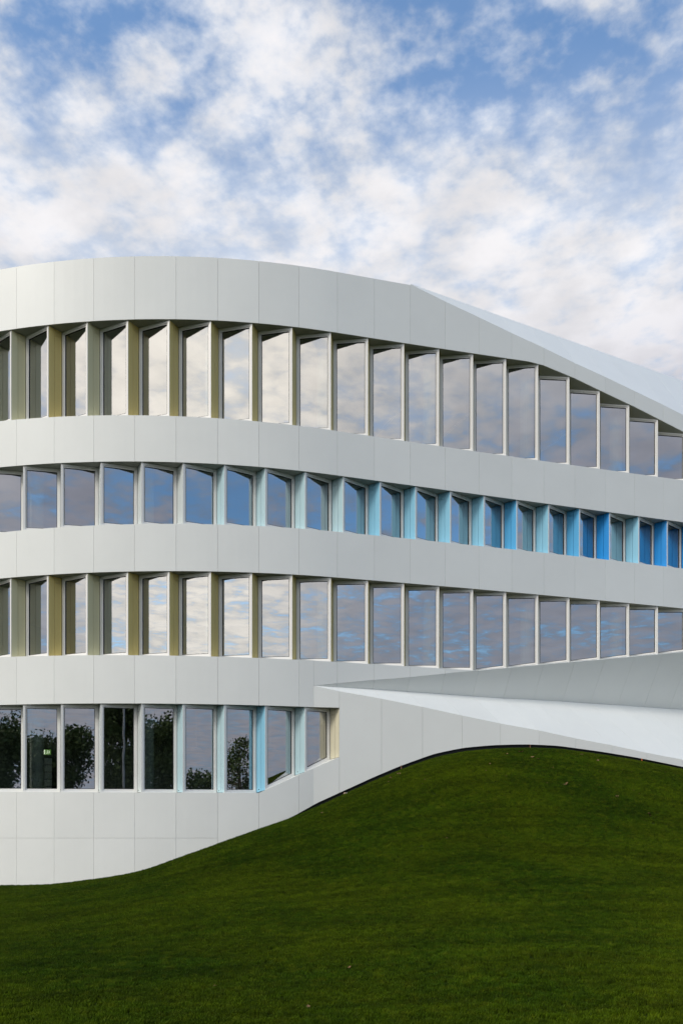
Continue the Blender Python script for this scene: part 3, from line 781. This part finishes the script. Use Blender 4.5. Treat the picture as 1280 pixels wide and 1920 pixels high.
# ------------------------------------------------------------------ grass
def grass_mat():
    m, t, b = mat('grass_blade')
    pos = N(t, 'ShaderNodeNewGeometry').outputs['Position']
    n1 = noise(t, pos, 0.35, 4, 0.6).outputs[0]; n2 = noise(t, pos, 5.0, 3, 0.6).outputs[0]
    c = mixc(t, maprange(t, n1, 0.32, 0.68, 0, 1), (0.031, 0.068, 0.002), (0.064, 0.100, 0.002))
    c = mixc(t, maprange(t, n2, 0.45, 0.75, 0, 0.6), c, (0.100, 0.128, 0.005))
    mp = N(t, 'ShaderNodeMapping'); t.links.new(pos, mp.inputs[0]); mp.inputs['Scale'].default_value = (0.30, 1.6, 0.30); mp.inputs['Rotation'].default_value = (0, 0, 0.12)
    c = mixc(t, 1.0, c, N3(t, maprange(t, noise(t, mp.outputs[0], 1.2, 4, 0.6, 0.4).outputs[0], 0.3, 0.7, 0.70, 1.12)), 'MULTIPLY')   # mower passes and thin patches
    oi = N(t, 'ShaderNodeObjectInfo').outputs['Random']
    c = mixc(t, 1.0, c, N3(t, maprange(t, oi, 0, 1, 0.62, 1.35, False)), 'MULTIPLY')
    t.links.new(c, b.inputs['Base Color']); b.inputs['Roughness'].default_value = 0.6
    b.inputs['Specular IOR Level'].default_value = 0.08
    return m
def make_grass():
    r = np.random.default_rng(3)
    # one tuft
    v, f = [], []
    for k in range(60):
        a = r.uniform(0, 6.28); rr = 0.055 * math.sqrt(r.uniform()); bx, by = rr * math.cos(a), rr * math.sin(a)
        h = r.uniform(0.030, 0.062); w = r.uniform(0.0025, 0.0045); d = r.uniform(0, 6.28); lx, ly = math.cos(d) * h * r.uniform(.1, .6), math.sin(d) * h * r.uniform(.1, .6)
        e = r.uniform(0, 6.28); wx, wy = math.cos(e) * w, math.sin(e) * w; b0 = len(v)
        v += [(bx - wx, by - wy, -0.01), (bx + wx, by + wy, -0.01), (bx + lx * .4 + wx * .8, by + ly * .4 + wy * .8, h * .6), (bx + lx * .4 - wx * .8, by + ly * .4 - wy * .8, h * .6), (bx + lx, by + ly, h)]
        f += [(b0, b0 + 1, b0 + 2, b0 + 3), (b0 + 3, b0 + 2, b0 + 4)]
    gm = grass_mat()
    tuft = mesh_obj('grass_tuft', v, f, gm)
    # scatter points over the lawn in view, a margin to either side
    pts = []
    n = 205000
    Y = np.sqrt(r.uniform(8.5 ** 2, 30 ** 2, n * 2)); X = r.uniform(-1, 1, n * 2) * (0.43 * Y + 5.0)
    yw = np.interp(X, _LX, _LY); keep = Y < yw - 0.01
    X, Y = X[keep][:n], Y[keep][:n]; Z = ground_z(X, Y)
    me = bpy.data.meshes.new('grass'); me.from_pydata(np.stack([X, Y, Z], 1).tolist(), [], []); me.materials.append(gm)
    g = bpy.data.objects.new('grass', me); COL.objects.link(g)
    tag(g, 'short green grass covering the lawn and mound', 'grass', kind='stuff')
    tuft.parent = g; tuft.location = (0.0, 12.0, float(ground_z(0, 12.0)))
    tuft['kind'] = 'stuff'
    ng = bpy.data.node_groups.new('grass_scatter', 'GeometryNodeTree')
    ng.interface.new_socket('Geometry', in_out='INPUT', socket_type='NodeSocketGeometry')
    ng.interface.new_socket('Geometry', in_out='OUTPUT', socket_type='NodeSocketGeometry')
    gi = ng.nodes.new('NodeGroupInput'); go = ng.nodes.new('NodeGroupOutput')
    ip = ng.nodes.new('GeometryNodeInstanceOnPoints'); ob = ng.nodes.new('GeometryNodeObjectInfo')
    ob.inputs[0].default_value = tuft; ob.inputs['As Instance'].default_value = True
    rv = ng.nodes.new('FunctionNodeRandomValue'); rv.data_type = 'FLOAT_VECTOR'
    rv.inputs[0].default_value = (-0.12, -0.12, 0); rv.inputs[1].default_value = (0.12, 0.12, 6.28)
    rs = ng.nodes.new('FunctionNodeRandomValue'); rs.data_type = 'FLOAT'
    rs.inputs[2].default_value = 0.7; rs.inputs[3].default_value = 1.25
    ng.links.new(gi.outputs[0], ip.inputs['Points']); ng.links.new(ob.outputs['Geometry'], ip.inputs['Instance'])
    ng.links.new(rv.outputs[0], ip.inputs['Rotation']); ng.links.new(rs.outputs[1], ip.inputs['Scale'])
    ng.links.new(ip.outputs[0], go.inputs[0])
    md = g.modifiers.new('scatter', 'NODES'); md.node_group = ng
make_grass()
